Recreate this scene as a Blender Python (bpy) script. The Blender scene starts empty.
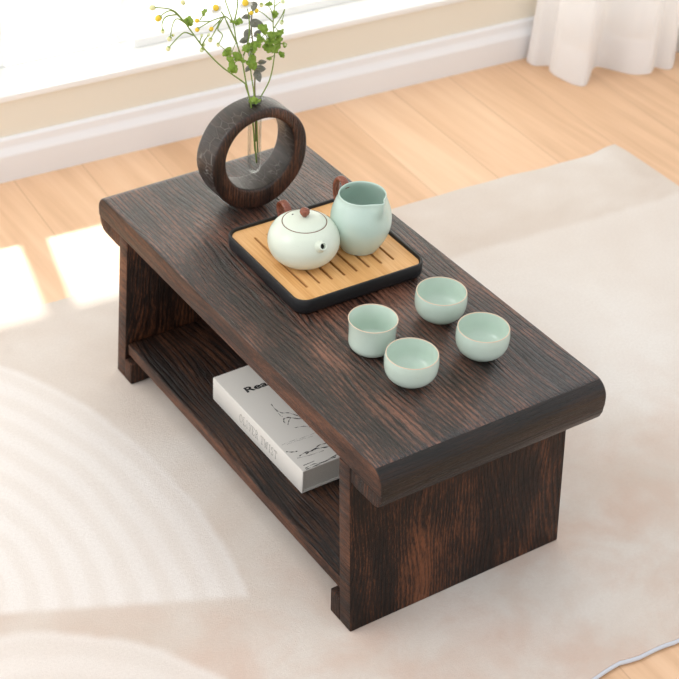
import bpy, bmesh, math, random
from mathutils import Vector, Matrix
PI = math.pi
S = bpy.context.scene
COL = S.collection
random.seed(7)

# ------------------------------------------------------------------ camera
cam_d = bpy.data.cameras.new('camera'); cam = bpy.data.objects.new('camera', cam_d); COL.objects.link(cam)
AZ, PITCH, ROLL = 0.529369, 0.645585, 0.0017
cam.location = (-0.93046569, -1.30420476, 1.35161651)
_f = Vector((math.cos(PITCH)*math.sin(AZ), math.cos(PITCH)*math.cos(AZ), -math.sin(PITCH)))
_r = Vector((math.cos(AZ), -math.sin(AZ), 0)); _u = _r.cross(_f)
_r2 = math.cos(ROLL)*_r + math.sin(ROLL)*_u; _u2 = _r2.cross(_f)
cam.rotation_euler = Matrix((_r2, _u2, -_f)).transposed().to_euler()
cam_d.sensor_width = 36.0; cam_d.lens = 1632.924/679*36.0
cam_d.shift_x = 129.128/679; cam_d.shift_y = 15.867/679
cam_d.clip_start = 0.05
cam_d.dof.use_dof = True; cam_d.dof.focus_distance = 1.84; cam_d.dof.aperture_fstop = 10
S.camera = cam

# ------------------------------------------------------------------ world, sun, lights, exposure
W = bpy.data.worlds.new('world'); S.world = W; W.use_nodes = True
nt = W.node_tree; nt.nodes.clear()
wo = nt.nodes.new('ShaderNodeOutputWorld'); wb = nt.nodes.new('ShaderNodeBackground')
tc = nt.nodes.new('ShaderNodeTexCoord'); sep = nt.nodes.new('ShaderNodeSeparateXYZ'); mr = nt.nodes.new('ShaderNodeMapRange')
rp = nt.nodes.new('ShaderNodeValToRGB')
nt.links.new(tc.outputs['Generated'], sep.inputs[0]); nt.links.new(sep.outputs['Y'], mr.inputs['Value'])
mr.inputs['From Min'].default_value = -1; mr.inputs['From Max'].default_value = 1
rp.color_ramp.elements[0].position = 0.25; rp.color_ramp.elements[0].color = (.74, .74, .745, 1)
rp.color_ramp.elements[1].position = 0.8; rp.color_ramp.elements[1].color = (.985, .99, 1, 1)
nt.links.new(mr.outputs[0], rp.inputs[0]); nt.links.new(rp.outputs[0], wb.inputs['Color'])
wb.inputs['Strength'].default_value = 1.0
nt.links.new(wb.outputs[0], wo.inputs['Surface'])

def aim(o, d): o.rotation_euler = Vector(d).to_track_quat('-Z', 'Y').to_euler()
sd = bpy.data.lights.new('sun', 'SUN'); sun = bpy.data.objects.new('sun', sd); COL.objects.link(sun)
sd.energy = 4.4; sd.angle = math.radians(2.2); sd.color = (1, .95, .86)
sun.location = (0.5, 3, 2.5); aim(sun, (-.236*.8, -.97*.8, -.60))
ad = bpy.data.lights.new('added_fill', 'AREA'); al = bpy.data.objects.new('added_fill', ad); COL.objects.link(al)
ad.shape = 'RECTANGLE'; ad.size = 1.6; ad.size_y = 1.2; ad.energy = 14; ad.color = (1, .985, .97)
al.location = (-1.5, 0.7, 1.7); aim(al, (1.5, -.7, -1.6))  # unseen lamp added for soft directional fill from the back left
S.view_settings.view_transform = 'Standard'; S.view_settings.look = 'None'
S.view_settings.gamma = 1; S.view_settings.use_curve_mapping = False; S.view_settings.exposure = 0.50

# ------------------------------------------------------------------ helpers
def link(name, me, mat, parent=None, smooth=True):
    o = bpy.data.objects.new(name, me); COL.objects.link(o)
    if mat: me.materials.append(mat)
    if parent: o.parent = parent
    if smooth:
        for p in me.polygons: p.use_smooth = True
    return o
def obj(name, bm, mat, parent=None, smooth=True, sharp=None):
    me = bpy.data.meshes.new(name); bmesh.ops.recalc_face_normals(bm, faces=bm.faces[:])
    bm.to_mesh(me); bm.free()
    o = link(name, me, mat, parent, smooth)
    if sharp and smooth: me.set_sharp_from_angle(angle=math.radians(sharp))
    return o
def empty(name, loc=(0, 0, 0), rz=0):
    o = bpy.data.objects.new(name, None); COL.objects.link(o); o.location = loc; o.rotation_euler = (0, 0, rz)
    o.empty_display_size = .05; return o
def tag(o, label=None, cat=None, group=None, kind=None):
    if label: o['label'] = label
    if cat: o['category'] = cat
    if group: o['group'] = group
    if kind: o['kind'] = kind
    return o
def bevel(o, w, seg=2, ang=40):
    m = o.modifiers.new('bevel', 'BEVEL'); m.width = w; m.segments = seg; m.limit_method = 'ANGLE'; m.angle_limit = math.radians(ang)
    return o
def box(bm, c, s, rz=0):
    r = bmesh.ops.create_cube(bm, size=1, matrix=Matrix.Translation(c) @ Matrix.Rotation(rz, 4, 'Z') @ Matrix.Diagonal((*s, 1)))
    return r['verts']
def extrude_profile(bm, pts, axis, a, b, n=1):
    """closed 2-D profile (p,q) swept along axis from a to b in n steps"""
    def mk(p, t): return {'X': (t, p[0], p[1]), 'Y': (p[0], t, p[1]), 'Z': (p[0], p[1], t)}[axis]
    rows = [[bm.verts.new(mk(p, a+(b-a)*i/n)) for p in pts] for i in range(n+1)]
    k = len(pts)
    for i in range(n):
        for j in range(k): bm.faces.new((rows[i][j], rows[i][(j+1) % k], rows[i+1][(j+1) % k], rows[i+1][j]))
    bm.faces.new(rows[0]); bm.faces.new(rows[-1][::-1])
def lathe(bm, prof, seg=64, c=(0, 0, 0), fn=None):
    rows = []
    for r, z in prof:
        if r < 1e-6: rows.append([bm.verts.new((c[0], c[1], c[2]+z))]); continue
        row = []
        for i in range(seg):
            a = 2*PI*i/seg; p = Vector((r*math.cos(a), r*math.sin(a), z))
            if fn: p = fn(p, a)
            row.append(bm.verts.new(p+Vector(c)))
        rows.append(row)
    for A, B in zip(rows, rows[1:]):
        if len(A) == 1 and len(B) == 1: continue
        for i in range(seg):
            j = (i+1) % seg
            if len(A) == 1: bm.faces.new((A[0], B[i], B[j]))
            elif len(B) == 1: bm.faces.new((A[i], B[0], A[j]))
            else: bm.faces.new((A[i], B[i], B[j], A[j]))
def smooth_path(pts, n=6):
    P = [Vector(p) for p in pts]
    if len(P) < 3: return P
    out = []
    for i in range(len(P)-1):
        p0 = P[max(i-1, 0)]; p1 = P[i]; p2 = P[i+1]; p3 = P[min(i+2, len(P)-1)]
        for k in range(n):
            t = k/n
            out.append(.5*((2*p1)+(p2-p0)*t+(2*p0-5*p1+4*p2-p3)*t*t+(3*p1-p0-3*p2+p3)*t**3))
    out.append(P[-1]); return out
def tube(bm, pts, rad, seg=8, cap=True, flat=(1, 1)):
    """tube along pts; rad number or list; flat squashes the section"""
    P = [Vector(p) for p in pts]; n = len(P)
    R = rad if isinstance(rad, (list, tuple)) else [rad]*n
    ref = None; rows = []
    for i in range(n):
        t = (P[min(i+1, n-1)]-P[max(i-1, 0)]).normalized()
        if ref is None:
            ref = t.orthogonal().normalized() if abs(t.z) > .9 else Vector((0, 0, 1)).cross(t).normalized()
        u = (ref-t*ref.dot(t)).normalized(); v = t.cross(u); ref = u
        rows.append([bm.verts.new(P[i]+R[i]*(flat[0]*math.cos(2*PI*k/seg)*u+flat[1]*math.sin(2*PI*k/seg)*v)) for k in range(seg)])
    for A, B in zip(rows, rows[1:]):
        for k in range(seg): bm.faces.new((A[k], A[(k+1) % seg], B[(k+1) % seg], B[k]))
    if cap: bm.faces.new(rows[0][::-1]); bm.faces.new(rows[-1])
def ball(bm, c, r, sx=1, sy=1, sz=1, u=16, v=10, rot=None):
    m = Matrix.Translation(c)
    if rot is not None: m = m @ rot
    bmesh.ops.create_uvsphere(bm, u_segments=u, v_segments=v, radius=r, matrix=m @ Matrix.Diagonal((sx, sy, sz, 1)))
def rrect(w, d, r, n=8):
    out = []
    for cx, cy, a0 in ((w/2-r, d/2-r, 0), (-w/2+r, d/2-r, 90), (-w/2+r, -d/2+r, 180), (w/2-r, -d/2+r, 270)):
        for k in range(n+1):
            a = math.radians(a0+90*k/n); out.append((cx+r*math.cos(a), cy+r*math.sin(a)))
    return out
def curve_mesh(splines, extrude=0, bevel_d=0, cyclic=True, fill='BOTH', bres=1):
    c = bpy.data.curves.new('tmp', 'CURVE'); c.dimensions = '2D'; c.fill_mode = fill; c.extrude = extrude; c.bevel_depth = bevel_d; c.bevel_resolution = bres
    for s in splines:
        sp = c.splines.new('POLY'); sp.points.add(len(s)-1); sp.use_cyclic_u = cyclic
        for p, q in zip(sp.points, s): p.co = (q[0], q[1], 0, 1)
    o = bpy.data.objects.new('tmp', c); COL.objects.link(o)
    me = bpy.data.meshes.new_from_object(o.evaluated_get(bpy.context.evaluated_depsgraph_get()))
    bpy.data.objects.remove(o); bpy.data.curves.remove(c); return me

# ------------------------------------------------------------------ materials
class NT:
    def __init__(s, name):
        s.m = bpy.data.materials.new(name); s.m.use_nodes = True; s.t = s.m.node_tree; s.t.nodes.clear()
        s.out = s.n('ShaderNodeOutputMaterial')
    def n(s, typ, **kw):
        x = s.t.nodes.new(typ)
        for k, v in kw.items(): setattr(x, k, v)
        return x
    def l(s, a, b): s.t.links.new(a, b)
    def set(s, node, **kw):
        for k, v in kw.items():
            i = node.inputs[k.replace('_', ' ')]
            if hasattr(v, 'links') or isinstance(v, bpy.types.NodeSocket): s.l(v, i)
            else: i.default_value = v
        return node
    def math(s, op, a, b=0.0, c=None):
        x = s.n('ShaderNodeMath', operation=op)
        for i, v in enumerate((a, b) if c is None else (a, b, c)):
            if isinstance(v, bpy.types.NodeSocket): s.l(v, x.inputs[i])
            else: x.inputs[i].default_value = v
        return x.outputs[0]
    def mix(s, fac, a, b, mode='MIX'):
        x = s.n('ShaderNodeMix', data_type='RGBA', blend_type=mode)
        for i, v in ((0, fac), (6, a), (7, b)):
            if isinstance(v, bpy.types.NodeSocket): s.l(v, x.inputs[i])
            else: x.inputs[i].default_value = v if i == 0 else (*v, 1) if len(v) == 3 else v
        return x.outputs[2]
    def ramp(s, fac, stops):
        x = s.n('ShaderNodeValToRGB'); e = x.color_ramp.elements
        while len(e) < len(stops): e.new(.5)
        for i, (p, c) in enumerate(stops):
            e[i].position = p; e[i].color = (*c, 1) if len(c) == 3 else c
        s.l(fac, x.inputs[0]); return x.outputs[0]
    def mapr(s, v, a, b, c=0, d=1):
        x = s.n('ShaderNodeMapRange'); s.l(v, x.inputs[0])
        for i, q in enumerate((a, b, c, d)): x.inputs[i+1].default_value = q
        return x.outputs[0]
    def obj(s): return s.n('ShaderNodeTexCoord').outputs['Object']
    def mapping(s, v, scale=(1, 1, 1), rot=(0, 0, 0), loc=(0, 0, 0)):
        x = s.n('ShaderNodeMapping'); s.l(v, x.inputs[0])
        x.inputs['Scale'].default_value = scale; x.inputs['Rotation'].default_value = rot; x.inputs['Location'].default_value = loc
        return x.outputs[0]
    def noise(s, v, scale=1, detail=4, rough=.5, dist=0):
        x = s.n('ShaderNodeTexNoise'); s.l(v, x.inputs['Vector'])
        s.set(x, Scale=scale, Detail=detail, Roughness=rough, Distortion=dist); return x.outputs[0]
    def bump(s, h, strength=.3, dist=.001, normal=None):
        x = s.n('ShaderNodeBump'); s.l(h, x.inputs['Height']); x.inputs['Strength'].default_value = strength; x.inputs['Distance'].default_value = dist
        if normal is not None: s.l(normal, x.inputs['Normal'])
        return x.outputs[0]
    def bsdf(s, color, rough=.5, spec=.5, normal=None, **kw):
        b = s.n('ShaderNodeBsdfPrincipled')
        for k, v in (('Base Color', color), ('Roughness', rough), ('Specular IOR Level', spec), *((k.replace('_', ' '), v) for k, v in kw.items())):
            i = b.inputs[k]
            if isinstance(v, bpy.types.NodeSocket): s.l(v, i)
            else: i.default_value = (*v, 1) if (k == 'Base Color' and len(v) == 3) else v
        if normal is not None: s.l(normal, b.inputs['Normal'])
        s.l(b.outputs[0], s.out.inputs[0]); s.b = b
        return s.m
def plain(name, c, rough=.5, spec=.5, **kw): return NT(name).bsdf(c, rough, spec, **kw)

def wood(name, grain='Y', tones=((.008, .004, .003), (.035, .016, .010), (.12, .05, .027)), rough=(.30, .5), bump=.5, freq=1.0, fig=1.0, spec=.5, seed=0.0, coat=0.0, ringw=.13, groovew=.45):
    """dark scorched and brushed wood; grain runs along the given axis, growth rings cross it"""
    t = NT(name); o = t.obj()
    st = {'Y': (1, .05, 1), 'X': (.05, 1, 1), 'Z': (1, 1, .05)}[grain]
    lo = {'Y': (1, .32, 1), 'X': (.32, 1, 1), 'Z': (1, 1, .32)}[grain]
    v = t.mapping(o, st, loc=(seed, seed*.7, seed*.3)); vl = t.mapping(o, lo, loc=(seed*1.3, seed, seed))
    warp = t.noise(vl, 7, 2, .5)                                     # slow wander of the rings
    sx = t.n('ShaderNodeSeparateXYZ'); t.l(o, sx.inputs[0])
    across = {'Y': t.math('ADD', sx.outputs[0], t.math('MULTIPLY', sx.outputs[2], .6)),
              'X': t.math('ADD', sx.outputs[1], sx.outputs[2]),
              'Z': t.math('ADD', sx.outputs[0], sx.outputs[1])}[grain]
    ph = t.math('ADD', t.math('MULTIPLY', across, 900*freq), t.math('MULTIPLY', warp, 90*fig))
    ph = t.math('ADD', ph, t.math('MULTIPLY', t.noise(v, 60, 4, .65), 14))
    ring = t.math('ADD', t.math('MULTIPLY', t.math('SINE', ph), .5), .5)
    fib = t.noise(v, 330*freq, 5, .75); patch = t.noise(vl, 22, 4, .6); pore = t.noise(t.mapping(o, tuple(.2 if q < 1 else 1 for q in st)), 700, 2, .6)
    k = t.math('ADD', t.math('MULTIPLY', ring, ringw), t.math('MULTIPLY', fib, 1-ringw))
    k = t.math('ADD', k, t.math('MULTIPLY', t.math('SUBTRACT', patch, .5), 1.1))
    k = t.math('ADD', k, t.math('MULTIPLY', t.math('SUBTRACT', pore, .5), .6))
    c = t.ramp(k, [(.30, tones[0]), (.52, tones[1]), (.86, tones[2])])
    groove = t.mapr(ring, .0, .30, 0, 1)
    h = t.math('ADD', t.math('MULTIPLY', groove, groovew), t.math('MULTIPLY', fib, 1.3))
    h = t.math('ADD', h, t.math('MULTIPLY', t.noise(o, 130, 3, .6), .5))
    r = t.mapr(fib, .3, .7, rough[0], rough[1])
    return t.bsdf(c, r, spec, t.bump(h, bump, .0012), Coat_Weight=coat, Coat_Roughness=.22, Coat_Normal=t.bump(h, bump*.5, .001))
M_TOP = wood('scorched_wood_top', 'Y', ((.004, .002, .0016), (.030, .0125, .0085), (.23, .095, .058)), rough=(.2, .5), bump=1.0, spec=.45, coat=.45, freq=1.15, ringw=.22, groovew=.9)
M_EDGE = wood('scorched_wood_edge', 'Y', ((.014, .006, .004), (.065, .026, .014), (.19, .078, .040)), rough=(.4, .6), bump=.4, seed=3, spec=.3)
M_PANEL = wood('scorched_wood_panel', 'Z', ((.0045, .0022, .0016), (.022, .009, .0052), (.16, .058, .026)), rough=(.36, .6), bump=.6, freq=1.3, fig=1.8, spec=.25, ringw=.17, seed=1.7)
M_SHELF = wood('scorched_wood_shelf', 'Y', ((.004, .002, .0015), (.019, .008, .005), (.12, .047, .022)), rough=(.35, .6), bump=1.0, freq=.9, seed=5, spec=.35, ringw=.2, groovew=.9)
M_ENDS = wood('scorched_wood_end_grain', 'X', ((.004, .003, .0025), (.008, .005, .004), (.03, .014, .009)), rough=(.24, .42), bump=.6, freq=.8, seed=8, spec=.38, coat=.0)
def floor_mat():
    t = NT('oak_plank_floor'); o = t.obj(); WA = -.0753
    v = t.mapping(o, rot=(0, 0, PI/2-WA*0+.075))                          # planks run towards the window
    br = t.n('ShaderNodeTexBrick', offset=.37, squash=1.0); t.l(v, br.inputs['Vector'])
    t.set(br, Scale=1.0, Mortar_Size=.0012, Mortar_Smooth=.3, Bias=0.0, Brick_Width=.82, Row_Height=.118)
    br.inputs['Color1'].default_value = (0, 0, 0, 1); br.inputs['Color2'].default_value = (1, 1, 1, 1); br.inputs['Mortar'].default_value = (.5, .5, .5, 1)
    tone = t.n('ShaderNodeRGBToBW'); t.l(br.outputs['Color'], tone.inputs[0])
    off = t.n('ShaderNodeVectorMath', operation='ADD'); t.l(o, off.inputs[0]); t.l(br.outputs['Color'], off.inputs[1])
    g = t.noise(t.mapping(off.outputs[0], (1, .06, 1), rot=(0, 0, .075)), 55, 5, .6, .3)
    g2 = t.noise(t.mapping(off.outputs[0], (1, .12, 1), rot=(0, 0, .075)), 12, 3, .5, .6)
    k = t.math('ADD', t.math('MULTIPLY', g, .5), t.math('MULTIPLY', g2, .5))
    k = t.math('ADD', k, t.math('MULTIPLY', t.math('SUBTRACT', tone.outputs[0], .5), .16))
    c = t.ramp(k, [(.3, FLOOR_C[0]), (.5, FLOOR_C[1]), (.7, FLOOR_C[2])])
    c = t.mix(t.math('MULTIPLY', br.outputs['Fac'], .55), c, FLOOR_C[3])
    return t.bsdf(c, .38, .4, t.bump(t.math('SUBTRACT', g, t.math('MULTIPLY', br.outputs['Fac'], 2)), .12, .001))
FLOOR_C = ((.64, .395, .23), (.77, .50, .31), (.85, .585, .385), (.52, .31, .18))
M_FLOOR = floor_mat()

def rug_mat():
    t = NT('woven_rug_pile'); o = t.obj(); s = t.n('ShaderNodeSeparateXYZ'); t.l(o, s.inputs[0]); x, y = s.outputs[0], s.outputs[1]
    big = t.noise(o, 3.2, 4, .55, .4); mid = t.noise(o, 9, 4, .6, .3); fine = t.noise(o, 750, 2, .6); fine2 = t.noise(o, 260, 3, .6)
    base = t.ramp(big, [(.34, (.635, .545, .475)), (.5, (.70, .63, .57)), (.66, (.765, .72, .675))])
    # rosy brown wash towards the near side
    rose = t.math('MULTIPLY', t.mapr(y, .06, -.30, 0, 1), t.mapr(mid, .42, .66, 0, 1))
    base = t.mix(t.math('MULTIPLY', rose, .7), base, (.63, .46, .375))
    white = (.83, .795, .76)
    def smooth(v, a, b): 
        m = t.n('ShaderNodeMapRange', interpolation_type='SMOOTHSTEP'); t.l(v, m.inputs[0])
        m.inputs[1].default_value = a; m.inputs[2].default_value = b; return m.outputs[0]
    # pale block on the right
    e1 = t.math('ADD', y, t.math('MULTIPLY', x, .06))
    m1 = t.math('MULTIPLY', smooth(t.math('ADD', e1, t.math('MULTIPLY', mid, .03)), .318, .298), smooth(x, .1, .3))
    m1 = t.math('MULTIPLY', m1, smooth(t.math('ADD', y, t.math('MULTIPLY', big, .3)), -.12, .2))
    base = t.mix(t.math('MULTIPLY', m1, .42), base, white)
    # sand-garden ripples on the left: nested pale arcs
    def arcs(cx, cy, rx, ry, nr, lim, ext=None):
        dx = t.math('DIVIDE', t.math('SUBTRACT', x, cx), rx); dy = t.math('DIVIDE', t.math('SUBTRACT', y, cy), ry)
        r = t.math('SQRT', t.math('ADD', t.math('MULTIPLY', dx, dx), t.math('MULTIPLY', dy, dy)))
        r = t.math('ADD', r, t.math('MULTIPLY', t.math('SUBTRACT', mid, .5), .06))
        inside = smooth(r, lim, lim-.05)
        ln = t.math('ADD', t.math('MULTIPLY', t.math('SINE', t.math('MULTIPLY', r, nr)), .5), .5)
        return inside, ln
    i1, l1 = arcs(-.52, .02, .26, .40, 46, 1.28)
    cut = smooth(t.math('ADD', y, t.math('MULTIPLY', x, .46)), -.285, -.268)
    i1 = t.math('MULTIPLY', i1, cut)
    a1 = t.mix(smooth(l1, .05, .9), (.785, .735, .695), (.83, .79, .76))
    base = t.mix(t.math('MULTIPLY', i1, .85), base, a1)
    i2, l2 = arcs(-.56, -.50, .26, .36, 44, 1.2)
    i2 = t.math('MULTIPLY', i2, t.math('SUBTRACT', 1.0, cut))
    a2 = t.mix(smooth(l2, .05, .9), (.765, .71, .665), (.80, .75, .71))
    base = t.mix(t.math('MULTIPLY', i2, .75), base, a2)
    base = t.mix(t.math('MULTIPLY', t.mapr(fine2, .3, .7, 0, 1), .16), base, (.5, .42, .37))
    h = t.math('ADD', fine, t.math('MULTIPLY', fine2, .8))
    return t.bsdf(base, .95, .1, t.bump(h, .35, .0015))
M_RUG = rug_mat()
M_PIPE = plain('blue_grey_piping', (.60, .63, .69), .85, .2)
M_WALL = plain('cream_wall_paint', (.84, .79, .68), .8, .2)
M_TRIM = plain('white_trim_paint', (.86, .865, .88), .4, .4)
M_SILL = plain('white_sill_stone', (.90, .895, .87), .4, .4)
def sheer(name, col, tr, rough=.9, alpha=0.0):
    t = NT(name); d = t.n('ShaderNodeBsdfDiffuse'); tl = t.n('ShaderNodeBsdfTranslucent'); mx = t.n('ShaderNodeMixShader'); mx.inputs[0].default_value = tr
    d.inputs['Color'].default_value = (*col, 1); tl.inputs['Color'].default_value = (*col, 1)
    w = t.n('ShaderNodeTexNoise'); t.set(w, Scale=900.0, Detail=1.0); t.l(t.obj(), w.inputs['Vector'])
    b = t.bump(w.outputs[0], .1, .0005); t.l(b, d.inputs['Normal'])
    t.l(d.outputs[0], mx.inputs[1]); t.l(tl.outputs[0], mx.inputs[2])
    last = mx.outputs[0]
    if alpha:
        tp = t.n('ShaderNodeBsdfTransparent'); m2 = t.n('ShaderNodeMixShader'); m2.inputs[0].default_value = alpha
        t.l(last, m2.inputs[1]); t.l(tp.outputs[0], m2.inputs[2]); last = m2.outputs[0]
    t.l(last, t.out.inputs[0]); return t.m
M_CURTAIN = sheer('sheer_curtain_voile', (.97, .96, .96), .35, alpha=.15)
M_HEM = sheer('sheer_curtain_hem', (.985, .98, .98), .25)
M_ADDED_BLIND = sheer('added_blind_cloth', (.94, .935, .92), .72)  # cloth of the added blinds, passes sun on as diffuse glow
def glass(name, tint=(1, 1, 1), refl=1.0):
    t = NT(name); tp = t.n('ShaderNodeBsdfTransparent'); tp.inputs[0].default_value = (*tint, 1)
    g = t.n('ShaderNodeBsdfGlossy'); g.inputs['Roughness'].default_value = .03
    f = t.n('ShaderNodeLayerWeight'); f.inputs['Blend'].default_value = .25
    mx = t.n('ShaderNodeMixShader'); t.l(t.math('MULTIPLY', f.outputs['Fresnel'], refl), mx.inputs[0])
    t.l(tp.outputs[0], mx.inputs[1]); t.l(g.outputs[0], mx.inputs[2]); t.l(mx.outputs[0], t.out.inputs[0]); return t.m
M_PANE = glass('window_glass', (.98, .99, .99), .5)
M_TUBE = glass('test_tube_glass', (.975, .985, .98), .35)

# ------------------------------------------------------------------ the setting
WR = -.0753; FZ = -.008
def wpt(x, d, z): return (x-d*math.sin(WR), .8282+WR*x+d, z)          # d = distance behind the wall face
def wbox(bm, x0, x1, d0, d1, z0, z1):
    m = Matrix(((1, .0753, 0, 0), (WR, 1, 0, .8282), (0, 0, 1, 0), (0, 0, 0, 1)))
    bmesh.ops.create_cube(bm, size=1, matrix=m @ Matrix.Translation(((x0+x1)/2, (d0+d1)/2, (z0+z1)/2)) @ Matrix.Diagonal((x1-x0, d1-d0, z1-z0, 1)))
def wall_thing(name, boxes, m, bev=0, parent=None):
    bm = bmesh.new()
    for b in boxes: wbox(bm, *b)
    o = obj(name, bm, m, parent, smooth=False)
    if bev: bevel(o, bev, 3)
    return o
bm = bmesh.new(); box(bm, (.1, -.35, FZ-.02), (3.6, 2.8, .04))
tag(obj('floor', bm, M_FLOOR, smooth=False), kind='structure')
XR = 1.205
tag(wall_thing('wall_back', [(-1.7, XR, 0, .16, FZ, .128), (-1.7, XR, 0, .16, 1.15, 2.4)], M_WALL), kind='structure')  # unseen upper wall added to darken reflections in the near tabletop
bm = bmesh.new(); box(bm, (XR+.06, .05, .06), (.12, 1.4, .136)); tag(obj('wall_right', bm, M_WALL, smooth=False), kind='structure')
bm = bmesh.new(); box(bm, (XR+.06, .05, .134), (.13, 1.4, .012)); tag(obj('trim_2', bm, M_SILL, smooth=False), kind='structure')
bm = bmesh.new()
for y0, y1, z0, z1 in ((-.65, .73, .14, .15), (-.65, .73, 2.26, 2.3), (-.65, -.61, .15, 2.26), (.69, .73, .15, 2.26), (.02, .06, .15, 2.26)): box(bm, (XR+.10, (y0+y1)/2, (z0+z1)/2), (.04, y1-y0, z1-z0))
w2 = tag(obj('added_window', bm, M_SILL, smooth=False), kind='structure')  # unseen window added so daylight shines through the curtain from behind
bm = bmesh.new()
for y0, y1 in ((-.61, .02), (.06, .69)): box(bm, (XR+.10, (y0+y1)/2, 1.205), (.004, y1-y0, 2.11))
obj('pane', bm, M_PANE, w2, smooth=False)
# baseboards with a stepped, rounded top
def base_prof(sgn=1): return [(0, 0), (-.014, 0), (-.014, .044), (-.0132, .047), (-.0085, .056), (-.0075, .059), (-.0065, .070), (-.004, .073), (0, .0735)]
bm = bmesh.new(); extrude_profile(bm, [(d, z+FZ) for d, z in base_prof()], 'X', -1.7, XR)
m = Matrix(((1, .0753, 0, 0), (WR, 1, 0, .8282), (0, 0, 1, 0), (0, 0, 0, 1))); bm.transform(m)
tag(obj('baseboard_back', bm, M_TRIM, smooth=False), kind='structure')
bm = bmesh.new(); extrude_profile(bm, [(XR+d, z+FZ) for d, z in base_prof()], 'Y', -.6, .72)
tag(obj('baseboard_right', bm, M_TRIM, smooth=False), kind='structure')
s = wall_thing('trim_1', [(-1.7, XR, -.006, .16, .128, .140)], M_SILL, .003); tag(s, kind='structure')       # window sill board
win = wall_thing('window_1', [(-1.7, XR, .085, .125, .140, .143), (-1.7, XR, .085, .125, 1.11, 1.15),
                              (-.062, -.022, .085, .125, .143, 1.11), (.182, .198, .085, .125, .143, 1.11), (XR-.04, XR, .085, .125, .143, 1.11), (-1.2, -1.16, .085, .125, .143, 1.11)], M_SILL, .003)
tag(win, kind='structure')
wall_thing('pane', [(-1.68, -1.2, .103, .107, .143, 1.11), (-1.16, -.062, .103, .107, .143, 1.11), (-.022, .182, .103, .107, .143, 1.11), (.198, XR-.04, .103, .107, .143, 1.11)], M_PANE, parent=win)
# blinds added to block sun and glow softly, the left one a little higher
for name_x0, name_x1, zb_, lab in ((-1.7, .186, .362, 'white cloth blind added to keep sun off the table, left of the window mullion, its lower edge higher above the sill'), (.194, XR-.01, .153, 'white cloth blind added to block the sun, right of the mullion, drawn almost down to the sill')):
    bm = bmesh.new(); wbox(bm, name_x0, name_x1, .06, .062, zb_, 1.13)
    bl = obj('added_blind', bm, M_ADDED_BLIND, smooth=False); tag(bl, lab, 'blind', 'added sun-blocking blinds in the window')
    bm = bmesh.new(); wbox(bm, name_x0, name_x1, .057, .065, zb_-.012, zb_+.002); obj('bottom_bar', bm, M_SILL, bl, smooth=False)

# rug: slightly wavy outline, bound edge
far = [(-1.0, .50), (-.7, .492), (-.45, .494), (-.233, .482), (-.19, .474), (-.145, .468), (-.081, .466), (-.051, .460), (.1, .446), (.25, .436), (.418, .430), (.522, .426), (.617, .420), (.712, .409), (.792, .404), (.838, .411)]
right = [(.851, .412), (.853, .38), (.852, .35), (.849, .257), (.846, .1), (.85, -.1), (.848, -.3), (.85, -.462)]
near = [(.84, -.474), (.7, -.47), (.5, -.476), (.3, -.470), (.164, -.473), (.138, -.470), (.109, -.470), (.082, -.465), (.062, -.467), (.038, -.470), (.01, -.4715), (-.15, -.468), (-.4, -.475), (-.7, -.47), (-.99, -.474)]
left = [(-1.005, -.46), (-1.0, -.2), (-1.003, .1), (-1.0, .35), (-1.004, .488)]
def along(pts, k):
    """smooth scalar profile through (position, value) pairs"""
    P = sorted(pts)
    def f(t):
        for (a0, b0), (a1, b1) in zip(P, P[1:]):
            if t <= a1: q = min(1, max(0, (t-a0)/(a1-a0))); q = q*q*(3-2*q); return b0+(b1-b0)*q
        return P[-1][1]
    return f
fy, ny = along(far, 0), along([(x, y) for x, y in near], 0)
rx, lx = along([(y, x) for x, y in right], 0), along([(y, x) for x, y in left], 0)
NU, NV = 150, 76
def rpt(u, v):
    x = -1.0+1.85*u; y0, y1 = ny(x), fy(x); y = y0+(y1-y0)*v
    return Vector((lx(y)*(1-u)+rx(y)*u, y, 0))
bm = bmesh.new(); G = [[bm.verts.new(rpt(i/NU, j/NV)) for j in range(NV+1)] for i in range(NU+1)]
for i in range(NU):
    for j in range(NV): bm.faces.new((G[i][j], G[i+1][j], G[i+1][j+1], G[i][j+1]))
edge = [G[i][0] for i in range(NU)]+[G[NU][j] for j in range(NV)]+[G[i][NV] for i in range(NU, 0, -1)]+[G[0][j] for j in range(NV, 0, -1)]
ring = [v.co.copy() for v in edge]; low = [bm.verts.new((p.x, p.y, FZ+.0004)) for p in ring]
for i in range(len(edge)): j = (i+1) % len(edge); bm.faces.new((edge[i], low[i], low[j], edge[j]))
rug = obj('area_rug', bm, M_RUG, smooth=False)
tag(rug, 'large beige area rug with pale rippled arcs lying under the low table', 'rug')
bm = bmesh.new(); P = [Vector((p.x, p.y, -.0038)) for p in ring]; tube(bm, P+[P[0]], .0030, 8, cap=False)
o = obj('piping', bm, M_PIPE, rug); o['label'] = 'blue-grey bound edge'

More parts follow.
